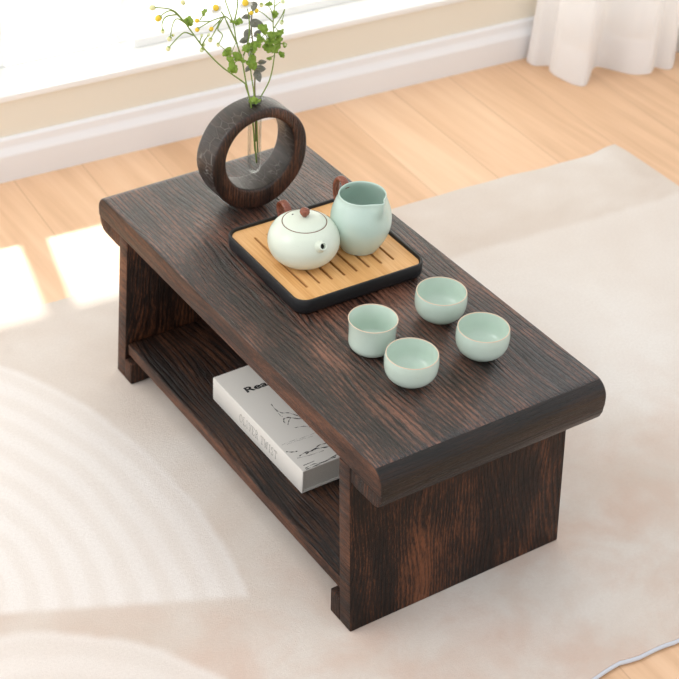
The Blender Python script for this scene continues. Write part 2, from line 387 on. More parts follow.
# curtain
hem = [(.99, .722), (.965, .728), (.945, .736), (.924, .731), (.924, .712), (.938, .702), (.945, .690), (.932, .678), (.926, .660), (.931, .638), (.939, .617), (.951, .603), (.965, .609), (.978, .619), (1.0, .638), (1.019, .645), (1.036, .627), (1.053, .597), (1.068, .581), (1.08, .574), (1.097, .585), (1.108, .592), (1.118, .583), (1.132, .575), (1.15, .588), (1.162, .603), (1.172, .635), (1.183, .66)]
H2 = smooth_path([(x, y, 0) for x, y in hem], 5)
def curtain(z0, z1, off, n):
    bm = bmesh.new(); rows = []; cx, cy = 1.065, .69
    for i in range(n+1):
        z = z0+(z1-z0)*i/n; t = min(1, max(0, (z-FZ)/.9)); sx = 1-.14*t**.7; sy = 1-.30*t**.8; row = []
        for k, p in enumerate(H2):
            q = Vector((cx+(p.x-cx)*sx+.02*t, cy+(p.y-cy)*sy+.012*t, z+.003*math.sin(k*.21)*(1-t)))
            a = H2[max(k-1, 0)]; b = H2[min(k+1, len(H2)-1)]; nn = Vector((b.y-a.y, a.x-b.x, 0)).normalized()
            row.append(bm.verts.new(q-nn*off))
        rows.append(row)
    for A, B in zip(rows, rows[1:]):
        for k in range(len(H2)-1): bm.faces.new((A[k], A[k+1], B[k+1], B[k]))
    return bm
cu = obj('curtain', curtain(FZ+.004, 2.2, 0, 24), M_CURTAIN)
tag(cu, 'sheer white floor-length curtain gathered in folds at the room corner', 'curtain')
h = obj('hem', curtain(FZ+.0035, FZ+.068, .0012, 3), M_HEM, cu)

# ------------------------------------------------------------------ low table
HT, TB, BB = .2605, .2275, .208
table = empty('low_table'); tag(table, 'low dark scorched-wood tea table with rolled ends standing on the rug', 'table')
def arc(cx, cz, r, a0, a1, n): return [(cx+r*math.cos(math.radians(a0+(a1-a0)*i/n)), cz+r*math.sin(math.radians(a0+(a1-a0)*i/n))) for i in range(n+1)]
outer = arc(.2955, HT-.021, .021, 90, 0, 9)                                # top corner of the rolled end
end_r = outer+[(.3166, TB+.006), (.3163, TB)]
prof = end_r+[(-y, z) for y, z in end_r[::-1]]
bm = bmesh.new(); extrude_profile(bm, prof, 'X', -.15, .15, 1)
bm.normal_update()
board = obj('table_top', bm, M_TOP, table)
board.data.materials.append(M_EDGE); board.data.materials.append(M_ENDS)
for p in board.data.polygons:
    if abs(p.normal.x) > .9: p.material_index = 1
    elif abs(p.center.y) > .303: p.material_index = 2
bevel(board, .0028, 3, 50)
blk = [(.3168, TB+.0035), (.3166, TB), (.3160, TB-.006), (.3130, BB+.006), (.3085, BB+.0015), (.302, BB), (.272, BB-.001), (.2585, BB), (.2585, TB-.0002), (.31, TB-.0002), (.311, TB+.0035)]
for sg in (1, -1):
    bm = bmesh.new(); extrude_profile(bm, [(y*sg, z) for y, z in blk], 'X', -.1485, .1485)
    o = obj('rolled_end', bm, M_PANEL if sg > 0 else M_PANEL, table); bevel(o, .002, 2, 50)
    o.data.materials.append(M_ENDS)
    for p in o.data.polygons:
        if abs(p.center.y) > .305 and abs(p.normal.x) < .5: p.material_index = 1
    bm = bmesh.new()
    extrude_profile(bm, [(.2384*sg, TB), (.2592*sg, TB), (.2812*sg, .0002), (.2595*sg, .0002)], 'X', -.1495, .1495)
    o = obj('side_panel', bm, M_PANEL, table); bevel(o, .0015, 2)
    o.data.materials.append(M_EDGE)
    for p in o.data.polygons:
        if p.normal.x < -.9: p.material_index = 1
    bm = bmesh.new(); extrude_profile(bm, [(.2575*sg, .034), (.239*sg, .034), (.241*sg, .0002), (.2605*sg, .0002)], 'X', -.1497, .1497)
    f = obj('foot', bm, M_PANEL, o); bevel(f, .0015, 2)
bm = bmesh.new(); box(bm, (0, 0, .0505), (.292, .508, .019))
sh = obj('shelf', bm, M_SHELF, table); bevel(sh, .003, 3); sh.data.materials.append(M_EDGE)
for p in sh.data.polygons:
    if abs(p.normal.x) > .9: p.material_index = 1

# ------------------------------------------------------------------ book on the shelf
M_COVER = plain('book_cover_paper', (.72, .70, .66), .45, .4)
M_PAGES = NT('book_pages'); _t = M_PAGES; _w = _t.n('ShaderNodeTexWave', bands_direction='Z'); _t.set(_w, Scale=260.0, Distortion=1.0); _t.l(_t.obj(), _w.inputs['Vector'])
M_PAGES = _t.bsdf(_t.mix(_w.outputs[1], (.50, .475, .43), (.66, .64, .59)), .8, .2)
M_INK = plain('black_ink', (.012, .012, .013), .5, .3); M_INKG = plain('grey_ink', (.33, .32, .30), .5, .3)
SZ = .0600; BX0, BX1, BY0, BY1, BT = -.1085, .033, -.1135, .0945, .0345
book = empty('book', (BX0, (BY0+BY1)/2, SZ)); tag(book, 'thick pale grey book with branch drawing on cover, lying on the lower shelf', 'book')
BL, BW = BY1-BY0, BX1-BX0
bm = bmesh.new(); pr = [(BW, 0), (0, 0), (0, BT), (BW, BT), (BW, BT-.0022), (.0025, BT-.0022), (.0025, .0022), (BW, .0022)]
extrude_profile(bm, [(x, z+.0003) for x, z in pr], 'Y', -BL/2, BL/2); o = obj('cover', bm, M_COVER, book); bevel(o, .0008, 2)
bm = bmesh.new(); box(bm, (BW/2-.0005, 0, BT/2+.0003), (BW-.006, BL-.005, BT-.0048)); obj('page_block', bm, M_PAGES, book, smooth=False)
def text_mesh(body, size, off=0, sx=1.0):
    c = bpy.data.curves.new('tmp', 'FONT'); c.body = body; c.size = size; c.offset = off; c.extrude = .0002
    o = bpy.data.objects.new('tmp', c); COL.objects.link(o)
    me = bpy.data.meshes.new_from_object(o.evaluated_get(bpy.context.evaluated_depsgraph_get())); bpy.data.objects.remove(o)
    me.transform(Matrix.Diagonal((sx, 1, 1, 1))); return me
me = text_mesh('Rea', .0140, .0003, 1.5); me.transform(Matrix.Translation((.0205, .056, BT+.0004))); o = link('cover_title', me, M_INK, book, False)
# spine lettering: thin serif capitals built from strokes, running down the spine
GL = {'O': (1.0, [[(.5+.42*math.cos(a*PI/10), .5+.5*math.sin(a*PI/10)) for a in range(21)]]),
      'L': (.75, [[(.15, 0), (.15, 1)], [(0, 1), (.32, 1)], [(0, 0), (.68, 0), (.7, .22)]]),
      'I': (.45, [[(.2, 0), (.2, 1)], [(.05, 0), (.35, 0)], [(.05, 1), (.35, 1)]]),
      'V': (.9, [[(.1, 1), (.45, 0), (.8, 1)], [(0, 1), (.25, 1)], [(.65, 1), (.92, 1)]]),
      'E': (.8, [[(.15, 0), (.15, 1)], [(.0, 1), (.65, 1), (.66, .8)], [(.15, .52), (.52, .52)], [(0, 0), (.68, 0), (.72, .22)]]),
      'R': (.9, [[(.15, 0), (.15, 1)], [(0, 1), (.45, 1), (.63, .88), (.63, .64), (.45, .52), (.15, .52)], [(.4, .52), (.78, 0), (.88, 0)], [(0, 0), (.3, 0)]]),
      'T': (.85, [[(.4, 0), (.4, 1)], [(.02, .8), (.04, 1), (.76, 1), (.78, .8)], [(.25, 0), (.55, 0)]]),
      'W': (1.25, [[(.1, 1), (.35, 0), (.6, .95), (.85, 0), (1.1, 1)], [(0, 1), (.22, 1)], [(.98, 1), (1.2, 1)]]),
      'S': (.7, [[(.56, .84), (.5, .97), (.3, 1.0), (.1, .9), (.1, .7), (.3, .54), (.5, .42), (.58, .22), (.45, .03), (.25, 0), (.06, .08), (.04, .22)]])}
bm = bmesh.new(); cx = 0; hh = .0118; sc = .0073
for ch in 'OLIVER TWIST':
    if ch == ' ': cx += .55*sc; continue
    w, strokes = GL[ch]
    for st in strokes: tube(bm, [(-.0001, -(cx+a*sc), b*hh) for a, b in st], .00034, 5, flat=(1, 1))
    cx += w*sc+.0018
bm.transform(Matrix.Translation((0, .0385, .0115))); obj('spine_title', bm, M_INKG, book)
# brush drawing on the cover
bm = bmesh.new(); zt = BT+.0004
def ink(pts, w): tube(bm, smooth_path([(x, y, zt) for x, y in pts], 4), [w*(.55+.45*math.sin(1+i*1.7)) for i in range((len(pts)-1)*4+1)], 5, flat=(1, .25))
for pts, w in (([(.0349, .0216), (.0341, .0086), (.0374, .0002), (.0442, -.0033), (.0505, -.0134), (.0545, -.0221), (.066, -.03)], .0008), ([(.0341, .0086), (.0328, -.0021), (.034, -.006)], .0005),
               ([(.0327, -.0104), (.0394, -.0108), (.0475, -.018), (.065, -.0306)], .0011), ([(.0327, -.0104), (.0302, -.0148), (.0302, -.0178)], .0008), ([(.0417, -.0122), (.036, -.017), (.0314, -.0224)], .0006),
               ([(.0357, -.0316), (.0465, -.0345), (.0546, -.0416), (.068, -.043)], .0006), ([(.0046, -.0509), (.0204, -.0506), (.0352, -.052), (.0512, -.0517)], .00022), ([(.0102, -.0528), (.0283, -.0538), (.0455, -.0556)], .00022),
               ([(.0026, -.0638), (.0078, -.0678), (.0144, -.0697)], .001), ([(.0118, -.0785), (.0226, -.0763), (.0309, -.0779), (.0433, -.0734), (.0535, -.0746), (.07, -.072)], .0008),
               ([(.0208, -.079), (.0347, -.0769), (.0479, -.0807), (.057, -.0813), (.075, -.079)], .0012), ([(.0074, -.0805), (.0242, -.0834), (.0422, -.0845)], .0004),
               ([(.0056, -.1005), (.0189, -.099), (.029, -.1016), (.0502, -.0988), (.07, -.097)], .0007), ([(.0057, -.1025), (.0201, -.1026), (.0346, -.1016), (.0484, -.1014)], .0009), ([(.0066, -.0952), (.0222, -.095)], .0005),
               ([(.0545, -.0221), (.06, -.015), (.07, -.013)], .0006), ([(.0505, -.0134), (.056, -.010), (.062, -.001)], .0005)):
    ink(pts, w)
obj('cover_drawing', bm, M_INK, book)

# ------------------------------------------------------------------ ceramics
def glaze(name, c, c2, rough=.22):
    t = NT(name); o = t.obj(); n = t.noise(o, 22, 3, .5); c = t.mix(t.mapr(n, .35, .65, 0, 1), c, c2)
    sp = t.noise(o, 900, 1, .5); c = t.mix(t.math('MULTIPLY', t.mapr(sp, .68, .74, 0, 1), .25), c, (.45, .42, .33))
    return t.bsdf(c, rough, .45, t.bump(n, .05, .002), Coat_Weight=.25, Coat_Roughness=.12)
M_POT = glaze('pale_celadon_glaze', (.65, .715, .61), (.69, .75, .655), .3)
M_JUG = glaze('blue_celadon_glaze', (.50, .645, .575), (.545, .675, .61), .25)
M_CUP = glaze('cup_celadon_glaze', (.565, .685, .60), (.60, .715, .635), .24)
M_RIM = plain('unglazed_tan_rim', (.68, .55, .42), .5, .3)
M_SEAM = plain('brown_lid_seam', (.17, .075, .045), .5, .4)
M_HANDLE = wood('polished_red_wood', 'Z', ((.11, .028, .014), (.20, .058, .032), (.33, .11, .065)), rough=(.18, .3), bump=.08, freq=2.2, seed=4)
M_BLACK = plain('black_moulded_tray', (.012, .0125, .014), .42, .4)
M_HOLE_SHADE = plain('painted_hole_shade', (.015, .014, .013), .6, .2)  # near-black colour stands in for the shade inside small holes

def bamboo():
    t = NT('bamboo_board'); o = t.obj()
    st = t.noise(t.mapping(o, (1, .03, 1)), 480, 3, .6); lam = t.n('ShaderNodeTexBrick', offset=.5); t.l(t.mapping(o, rot=(0, 0, PI/2)), lam.inputs['Vector'])
    t.set(lam, Scale=1.0, Mortar_Size=.0, Brick_Width=.4, Row_Height=.0105, Bias=0.0)
    lam.inputs['Color1'].default_value = (0, 0, 0, 1); lam.inputs['Color2'].default_value = (1, 1, 1, 1)
    b = t.n('ShaderNodeRGBToBW'); t.l(lam.outputs[0], b.inputs[0])
    k = t.math('ADD', t.math('MULTIPLY', st, .8), t.math('MULTIPLY', b.outputs[0], .16))
    c = t.ramp(k, [(.32, (.60, .30, .10)), (.5, (.71, .39, .15)), (.72, (.78, .48, .22))])
    return t.bsdf(c, .36, .4, t.bump(st, .08, .0006))
M_BAMBOO = bamboo()

# tea tray
TX, TY, TR = .0150, .0415, -.022
tray = empty('tea_tray', (TX, TY, HT), TR); tag(tray, 'square black tea tray with a slotted bamboo board, holding the teapot', 'tray')
bm = bmesh.new(); rows = []; w, d, r = .1785, .1765, .017
for ins, z in ((.004, .0003), (.0015, .0018), (.0, .006), (.0, .0190), (.0008, .0202), (.0026, .0202), (.0032, .0192), (.0032, .0110)):
    rows.append([bm.verts.new((x, y, z)) for x, y in rrect(w-2*ins, d-2*ins, max(r-ins, .003), 8)])
for A, B in zip(rows, rows[1:]):
    for i in range(len(A)): bm.faces.new((A[i], A[(i+1) % len(A)], B[(i+1) % len(A)], B[i]))
bm.faces.new(rows[0][::-1]); bm.faces.new(rows[-1])
obj('tray_base', bm, M_BLACK, tray, sharp=45)
def stadium(cx, y0, y1, hw, n=6):
    return [(cx+hw*math.cos(PI*k/n), y1+hw*math.sin(PI*k/n)) for k in range(n+1)]+[(cx-hw*math.cos(PI*k/n), y0-hw*math.sin(PI*k/n)) for k in range(n+1)]
slots = [stadium(-.0610+.0172*i, -.058, .060, .0017) for i in range(8)]
me = curve_mesh([rrect(w-.0085, d-.0085, .0135)]+slots, extrude=.0028)
me.transform(Matrix.Translation((0, 0, .0140))); o = link('bamboo_board', me, M_BAMBOO, tray, False)
TZ = HT+.0168+.0003                                                   # top of the bamboo board

# teapot
PX, PY = -.0190, .0367
pot = empty('teapot', (PX, PY, TZ)); tag(pot, 'round pale celadon teapot with a brown wooden knob, on the bamboo tray', 'teapot')
body = [(0, .0006), (.019, .0004), (.0225, .0002), (.0245, .0012), (.031, .0042), (.0375, .0105), (.0415, .0185), (.0428, .0270), (.0418, .0345), (.0388, .0415), (.0340, .0473), (.0270, .0519), (.0262, .0519), (.0256, .0500), (.0250, .0480), (0, .0475)]
def spl(prof, n=4): return [(max(p.x, 0), p.z) for p in smooth_path([(r, 0, z) for r, z in prof], n)]
bm = bmesh.new(); lathe(bm, [(0, .0006)]+[(r, z) for r, z in spl(body[1:12])]+body[12:], 72); b = obj('body', bm, M_POT, pot, sharp=50)
lidp = [(.0259, .0513), (.0252, .0527), (.0225, .0543), (.0180, .0562), (.0120, .0578), (.0060, .0587), (0, .0590)]
bm = bmesh.new(); lathe(bm, [(0, .0490), (.0250, .0490), (.0257, .0500)]+spl(lidp, 3), 64); lid = obj('lid', bm, M_POT, pot)
bm = bmesh.new(); tube(bm, [(.0262*math.cos(a*PI/32), .0262*math.sin(a*PI/32), .0519) for a in range(65)], .00055, 6, cap=False); obj('seam', bm, M_SEAM, lid)
bm = bmesh.new(); lathe(bm, [(0, .0584), (.0026, .0586), (.0030, .0596), (.0034, .0604), (.0052, .0620), (.0060, .0645), (.0056, .0672), (.0040, .0690), (.0018, .0696), (0, .0697)], 28); obj('knob', bm, M_HANDLE, lid)
bm = bmesh.new(); lathe(bm, [(0, 0), (.0011, .0), (.0011, .0006), (0, .0006)], 14, c=(-.0085, .0125, .0567)); obj('vent_shade_disc', bm, M_HOLE_SHADE, lid)  # solid dark disc painting the shade of a vent in the lid
# short tapering spout towards the near end of the table
SPD = Vector((-.06, -.82, .52)).normalized(); s0 = Vector((-.0024, -.0310, .0345))
bm = bmesh.new(); n = 10
prof = [(.0105, 0), (.0088, .005), (.0072, .010), (.0058, .0145), (.0052, .0175), (.0049, .0182), (.0040, .0184), (.0034, .0178), (.0032, .0110), (0, .0100)]
lathe(bm, prof, 32); q = SPD.to_track_quat('Z', 'Y').to_matrix().to_4x4(); bm.transform(Matrix.Translation(s0) @ q); sp = obj('spout', bm, M_POT, pot)
bm = bmesh.new(); lathe(bm, [(0, .0112), (.0031, .0112), (.0031, .0130), (0, .0130)], 20); bm.transform(Matrix.Translation(s0) @ q); obj('spout_shade_disc', bm, M_HOLE_SHADE, sp)  # dark plug painting the shade inside the spout
# ring handle opposite the spout
HQ = -Vector((SPD.x, SPD.y, 0)).normalized()
hp = smooth_path([HQ*a+Vector((0, 0, z)) for a, z in ((.0360, .0400), (.0420, .0470), (.0495, .0498), (.0565, .0470), (.0600, .0400), (.0575, .0310), (.0500, .0255), (.0395, .0225))], 6)
bm = bmesh.new(); tube(bm, hp, .0034, 12, flat=(1.45, .75)); obj('handle', bm, M_HANDLE, pot)

# pouring jug
JX, JY = .0540, .0255
LA = math.atan2(-.995, .09)
jug = empty('milk_jug', (JX, JY, TZ)); jug.name = 'pouring_jug'; tag(jug, 'tall blue-green celadon pouring jug with open spout lip, beside the teapot on the tray', 'jug')
def lip(p, a, k=1.0):
    d = (a-LA+PI) % (2*PI)-PI; f = math.exp(-(d/.26)**2); g = math.exp(-(d/.9)**2)
    t = max(0, (p.z-.050)/.0235)
    if t > 0:
        t = t*t*(3-2*t) if t < 1 else 1
        p = p+Vector((math.cos(LA), math.sin(LA), 0))*(.0095*f*t)+Vector((0, 0, .003*f*t+.0015*g*t))
    return p
jp = [(.0205, .0003), (.0225, .0006), (.0240, .0030), (.0275, .0090), (.0325, .0190), (.0358, .0300), (.0366, .0400), (.0352, .0510), (.0318, .0615), (.0290, .0685), (.0283, .0725)]
ji = [(.0268, .0722), (.0274, .0685), (.0303, .0610), (.0335, .0510), (.0349, .0400), (.0340, .0300), (.0305, .0180), (.0250, .0090), (.0150, .0050)]
bm = bmesh.new(); lathe(bm, [(0, .0005)]+spl(jp)+[(.0279, .0735), (.0272, .0733)]+spl(ji)+[(0, .0045)], 96, fn=lip); obj('body', bm, M_JUG, jug)
HD = Vector((-math.cos(LA), -math.sin(LA), 0))
hp = smooth_path([HD*a+Vector((0, 0, z)) for a, z in ((.0290, .0660), (.0345, .0735), (.0415, .0745), (.0465, .0690), (.0480, .0600), (.0465, .0490), (.0420, .0400), (.0345, .0330))], 6)
bm = bmesh.new(); tube(bm, hp, .0034, 12, flat=(1.5, .75)); obj('handle', bm, M_HANDLE, jug)

# cups: three rounded, one straight-sided
def cup(name, x, y, outp, inp, rim_r, rim_z, label):
    c = empty(name, (x, y, HT+.0002)); tag(c, label, 'cup', 'celadon teacups at the near end of the table')
    bm = bmesh.new(); lathe(bm, [(0, .0022)]+[(outp[0][0]-.003, .0022), (outp[0][0]-.002, 0)]+spl(outp)+spl(inp)+[(0, inp[-1][1]-.0004)], 72); obj('bowl', bm, M_CUP, c)
    bm = bmesh.new(); tube(bm, [(rim_r*math.cos(a*PI/32), rim_r*math.sin(a*PI/32), rim_z) for a in range(65)], .0006, 8, cap=False); r = obj('rim', bm, M_RIM, c); r['label'] = 'thin unglazed tan rim'
    return c
ro = [(.0170, .0003), (.0185, .0013), (.0215, .0035), (.0262, .0085), (.0288, .0145), (.0297, .0205), (.0298, .0265), (.0293, .0315), (.0288, .0345)]
ri = [(.0278, .0345), (.0281, .0315), (.0284, .0265), (.0282, .0205), (.0272, .0150), (.0240, .0095), (.0175, .0058), (.0080, .0046)]
so = [(.0185, .0003), (.0203, .0013), (.0236, .0045), (.0256, .0085), (.0261, .0135), (.0261, .0220), (.0265, .0315), (.0274, .0380), (.0278, .0402)]
si = [(.0268, .0402), (.0262, .0378), (.0252, .0310), (.0248, .0220), (.0247, .0140), (.0232, .0085), (.0175, .0056), (.0080, .0046)]
cup('tea_cup', .0655, -.1215, ro, ri, .0283, .0348, 'rounded celadon cup nearest the right-hand corner of the black tray')
cup('tea_cup', .0635, -.2010, ro, ri, .0283, .0348, 'rounded celadon cup at the right, nearest the back corner of the rolled table end')
cup('tea_cup', -.0328, -.2005, ro, ri, .0283, .0348, 'rounded celadon cup at the front, nearest the long front edge and rolled end')
cup('tea_cup', -.0370, -.1325, so, si, .0273, .0405, 'straight-sided taller celadon cup, leftmost of the four cups')

# ------------------------------------------------------------------ ring vase
VX, VY, VZ, VR, VI, VD, HZ = .0115, .2035, .0692, .0690, .0490, .041, .0755
def bark():
    t = NT('cracked_bark_ring'); o = t.obj()
    q = t.n('ShaderNodeSeparateXYZ'); t.l(o, q.inputs[0])
    ang = t.math('ARCTAN2', t.math('SUBTRACT', q.outputs[2], VZ), q.outputs[0])
    cb = t.n('ShaderNodeCombineXYZ'); t.l(t.math('MULTIPLY', ang, .075), cb.inputs[0]); t.l(t.math('MULTIPLY', q.outputs[1], .45), cb.inputs[1])
    v = t.n('ShaderNodeTexVoronoi', feature='DISTANCE_TO_EDGE'); t.l(cb.outputs[0], v.inputs['Vector']); t.set(v, Scale=95.0, Randomness=.8)
    n = t.noise(t.mapping(o, (1, .1, 1)), 240, 4, .65)
    crack = t.mapr(v.outputs['Distance'], 0, .035, 1, 0); crack = t.math('MULTIPLY', crack, t.mapr(t.noise(o, 30, 2), .42, .6, 0, 1))
    c = t.ramp(n, [(.3, (.008, .0055, .0045)), (.55, (.026, .017, .013)), (.8, (.09, .062, .05))])
    c = t.mix(t.math('MULTIPLY', crack, .5), c, (.42, .38, .35))
    h = t.math('SUBTRACT', t.math('MULTIPLY', n, .8), t.math('MULTIPLY', crack, 1.2))
    return t.bsdf(c, .34, .55, t.bump(h, .7, .0015))
M_BARK = bark()
M_RING = wood('ring_face_wood', 'Z', ((.006, .003, .002), (.034, .014, .008), (.17, .068, .034)), rough=(.35, .55), bump=.5, freq=1.6, fig=.5, seed=2.2)
vase = empty('ring_vase', (VX, VY, HT)); tag(vase, 'dark wooden ring vase with a glass tube, at the far end of the table', 'vase')
bm = bmesh.new(); rows = []; n = 96
def ringpt(r, a, y):
    wob = 1+.006*math.sin(3*a+1)+.004*math.sin(7*a)
    if r < VI+.005: return (r*math.sin(a)*wob, y, HZ-r*math.cos(a)*wob)                 # the hole sits high in the disc
    return (r*math.sin(a)*wob, y, VZ+max(-r*math.cos(a)*wob, -VZ))
sec = [(VR-.003, -VD/2), (VR-.0008, -VD/2+.0012), (VR, -VD/2+.004), (VR, VD/2-.004), (VR-.0008, VD/2-.0012), (VR-.003, VD/2), (VI+.003, VD/2), (VI+.0008, VD/2-.0012), (VI, VD/2-.004), (VI, -VD/2+.004), (VI+.0008, -VD/2+.0012), (VI+.003, -VD/2)]
for i in range(n): rows.append([bm.verts.new(ringpt(r, 2*PI*i/n, y)) for r, y in sec])
for i in range(n):
    A, B = rows[i], rows[(i+1) % n]
    for k in range(len(sec)): bm.faces.new((A[k], A[(k+1) % len(sec)], B[(k+1) % len(sec)], B[k]))
o = obj('ring', bm, M_RING, vase, sharp=60); o.data.materials.append(M_BARK)
for p in o.data.polygons:
    if abs(p.normal.y) < .75: p.material_index = 1
bm = bmesh.new(); tr = .0086; zb = .040; zt = VZ+VR+.0055
lathe(bm, [(0, zb), (.004, zb+.0008), (.0072, zb+.0035), (tr, zb+.009), (tr, zt-.004), (tr+.0006, zt-.0015), (tr+.0024, zt), (tr+.0014, zt+.0008), (tr-.0006, zt-.001), (tr-.0010, zt-.004), (tr-.0010, zb+.010), (.006, zb+.005), (0, zb+.0035)], 32, c=(.003, 0, 0))
o = obj('glass_tube', bm, M_TUBE, vase); o['label'] = 'clear glass tube'

# ------------------------------------------------------------------ flower sprigs standing in the tube
M_STEM = plain('green_stem', (.20, .29, .06), .55, .3); M_TWIG = plain('brown_green_twig', (.20, .17, .08), .6, .3)
def leafmat(name, a, b):
    t = NT(name); c = t.mix(t.mapr(t.noise(t.obj(), 160, 2), .35, .65, 0, 1), a, b)
    p = t.n('ShaderNodeBsdfPrincipled'); t.l(c, p.inputs['Base Color']); p.inputs['Roughness'].default_value = .5
    tl = t.n('ShaderNodeBsdfTranslucent'); t.l(c, tl.inputs[0]); mx = t.n('ShaderNodeMixShader'); mx.inputs[0].default_value = .4
    t.l(p.outputs[0], mx.inputs[1]); t.l(tl.outputs[0], mx.inputs[2]); t.l(mx.outputs[0], t.out.inputs[0]); return t.m
M_LEAF = leafmat('fresh_green_leaf', (.27, .43, .05), (.40, .55, .10)); M_EUC = leafmat('grey_green_leaf', (.22, .23, .185), (.33, .33, .28))
M_YEL = plain('yellow_flower_centre', (.80, .56, .06), .7, .2); M_BUD = plain('pale_yellow_bud', (.74, .72, .38), .7, .2)
M_WBUD = plain('pale_green_bud', (.66, .72, .42), .7, .2); M_PET = leafmat('white_petal', (.86, .86, .82), (.9, .9, .87)); M_CALYX = plain('green_calyx', (.30, .38, .10), .6, .2)
CAMV = Vector((-.40, -.56, .72))
def leaf_lobed(bm, c, r, up, nrm, lobes=5):
    nrm = nrm.normalized(); u = (up-nrm*up.dot(nrm)).normalized(); v = nrm.cross(u); n = 40
    mid = bm.verts.new(Vector(c)+nrm*r*.12); rim = []
    for i in range(n):
        a = 2*PI*i/n; k = .72+.28*abs(math.cos(a*lobes/2))**.8
        k *= .35+.65*min(1, abs(((a+PI) % (2*PI))-PI)/2.9+.45) if abs(((a) % (2*PI))-PI) < .5 else 1
        rim.append(bm.verts.new(Vector(c)+r*k*(math.cos(a)*u+math.sin(a)*v)+nrm*r*.13*math.sin(a*lobes)))
    for i in range(n): bm.faces.new((mid, rim[i], rim[(i+1) % n]))
def leaf_oval(bm, c, r, up, nrm):
    nrm = nrm.normalized(); u = (up-nrm*up.dot(nrm)).normalized(); v = nrm.cross(u); n = 7; L = []; R = []; Mi = []
    for i in range(n+1):
        t = i/n; w = .62*math.sin(PI*t**.8)**.75 if 0 < t < 1 else .02; q = Vector(c)+u*r*(t*2-1)-nrm*r*.25*(2*t-1)**2
        Mi.append(bm.verts.new(q-nrm*r*.08)); L.append(bm.verts.new(q+v*r*w)); R.append(bm.verts.new(q-v*r*w))
    for i in range(n):
        bm.faces.new((Mi[i], L[i], L[i+1], Mi[i+1])); bm.faces.new((R[i], Mi[i], Mi[i+1], R[i+1]))
def sprig(name, key, label, stem_m, leaf_m, oval=False):
    D = FL[key]; base = Vector(D['stems'][0][0][0]); root = empty(name, base); tag(root, label, 'flower' if D['heads'] and key != 'E' else 'foliage', None)
    bm = bmesh.new()
    for pts, r in D['stems']:
        P = smooth_path([Vector(p)-base for p in pts], 5); k = len(P); tube(bm, P, [(r if r > .0009 else r*1.45)*(1-.4*i/k) for i in range(k)], 7)
    allp = [Vector(p)-base for pts, r in D['stems'] for p in smooth_path(pts, 5)]
    rnd = random.Random(len(key)+ord(key)); lv = bmesh.new()
    for c, r in D['leaves']:
        c = Vector(c)-base; near = min(allp, key=lambda p: (p-c).length); up = c-near
        if up.length < .002: up = Vector((rnd.uniform(-1, 1), rnd.uniform(-.3, .3), rnd.uniform(-.2, 1)))
        nrm = CAMV+Vector([rnd.uniform(-.55, .55) for _ in range(3)])
        if (c-near).length > .0025: tube(bm, [near, near.lerp(c, .55)+Vector((0, 0, .0006)), c], .00045, 5)
        (leaf_oval if oval else leaf_lobed)(lv, c, r, up, nrm)
        if not oval:
            d = up.normalized(); sd = d.cross(nrm).normalized()
            for sg in (1, -1): leaf_lobed(lv, c-d*r*.35+sd*sg*r*.75, r*.55, (sd*sg+d*.3), nrm+Vector([rnd.uniform(-.4, .4) for _ in range(3)]), 3)
    obj('stem', bm, stem_m, root)
    if D['leaves']:
        o = obj('foliage', lv, leaf_m, root); m = o.modifiers.new('solid', 'SOLIDIFY'); m.thickness = .0003
    else: lv.free()
    for c, r, kind in D['heads']:
        c = Vector(c)-base; near = min(allp, key=lambda p: (p-c).length); ax = (c-near)
        if ax.length < .0005: ax = Vector((rnd.uniform(-.6, .6), rnd.uniform(-.4, .2), rnd.uniform(.2, 1)))
        rot = ax.normalized().to_track_quat('Z', 'Y').to_matrix().to_4x4()
        bm = bmesh.new(); ball(bm, c, r, .85, .85, .95, 12, 8, rot)
        h = obj('flower_head', bm, {0: M_BUD, 1: M_YEL, 2: M_WBUD, 3: M_YEL}[kind], root)
        bm = bmesh.new(); ball(bm, c-ax.normalized()*r*.55, r*.72, 1, 1, .7, 10, 6, rot); obj('calyx', bm, M_CALYX, h)
        if kind == 3:
            bm = bmesh.new(); z = ax.normalized(); u = z.orthogonal().normalized(); v = z.cross(u)
            for k in range(12):
                a = 2*PI*k/12; d = math.cos(a)*u+math.sin(a)*v; leaf_oval(bm, c+d*r*1.25-z*r*.55, r*.62, d-z*.7, z+d*.3)
            o = obj('petals', bm, M_PET, h); m = o.modifiers.new('solid', 'SOLIDIFY'); m.thickness = .0002
    return root
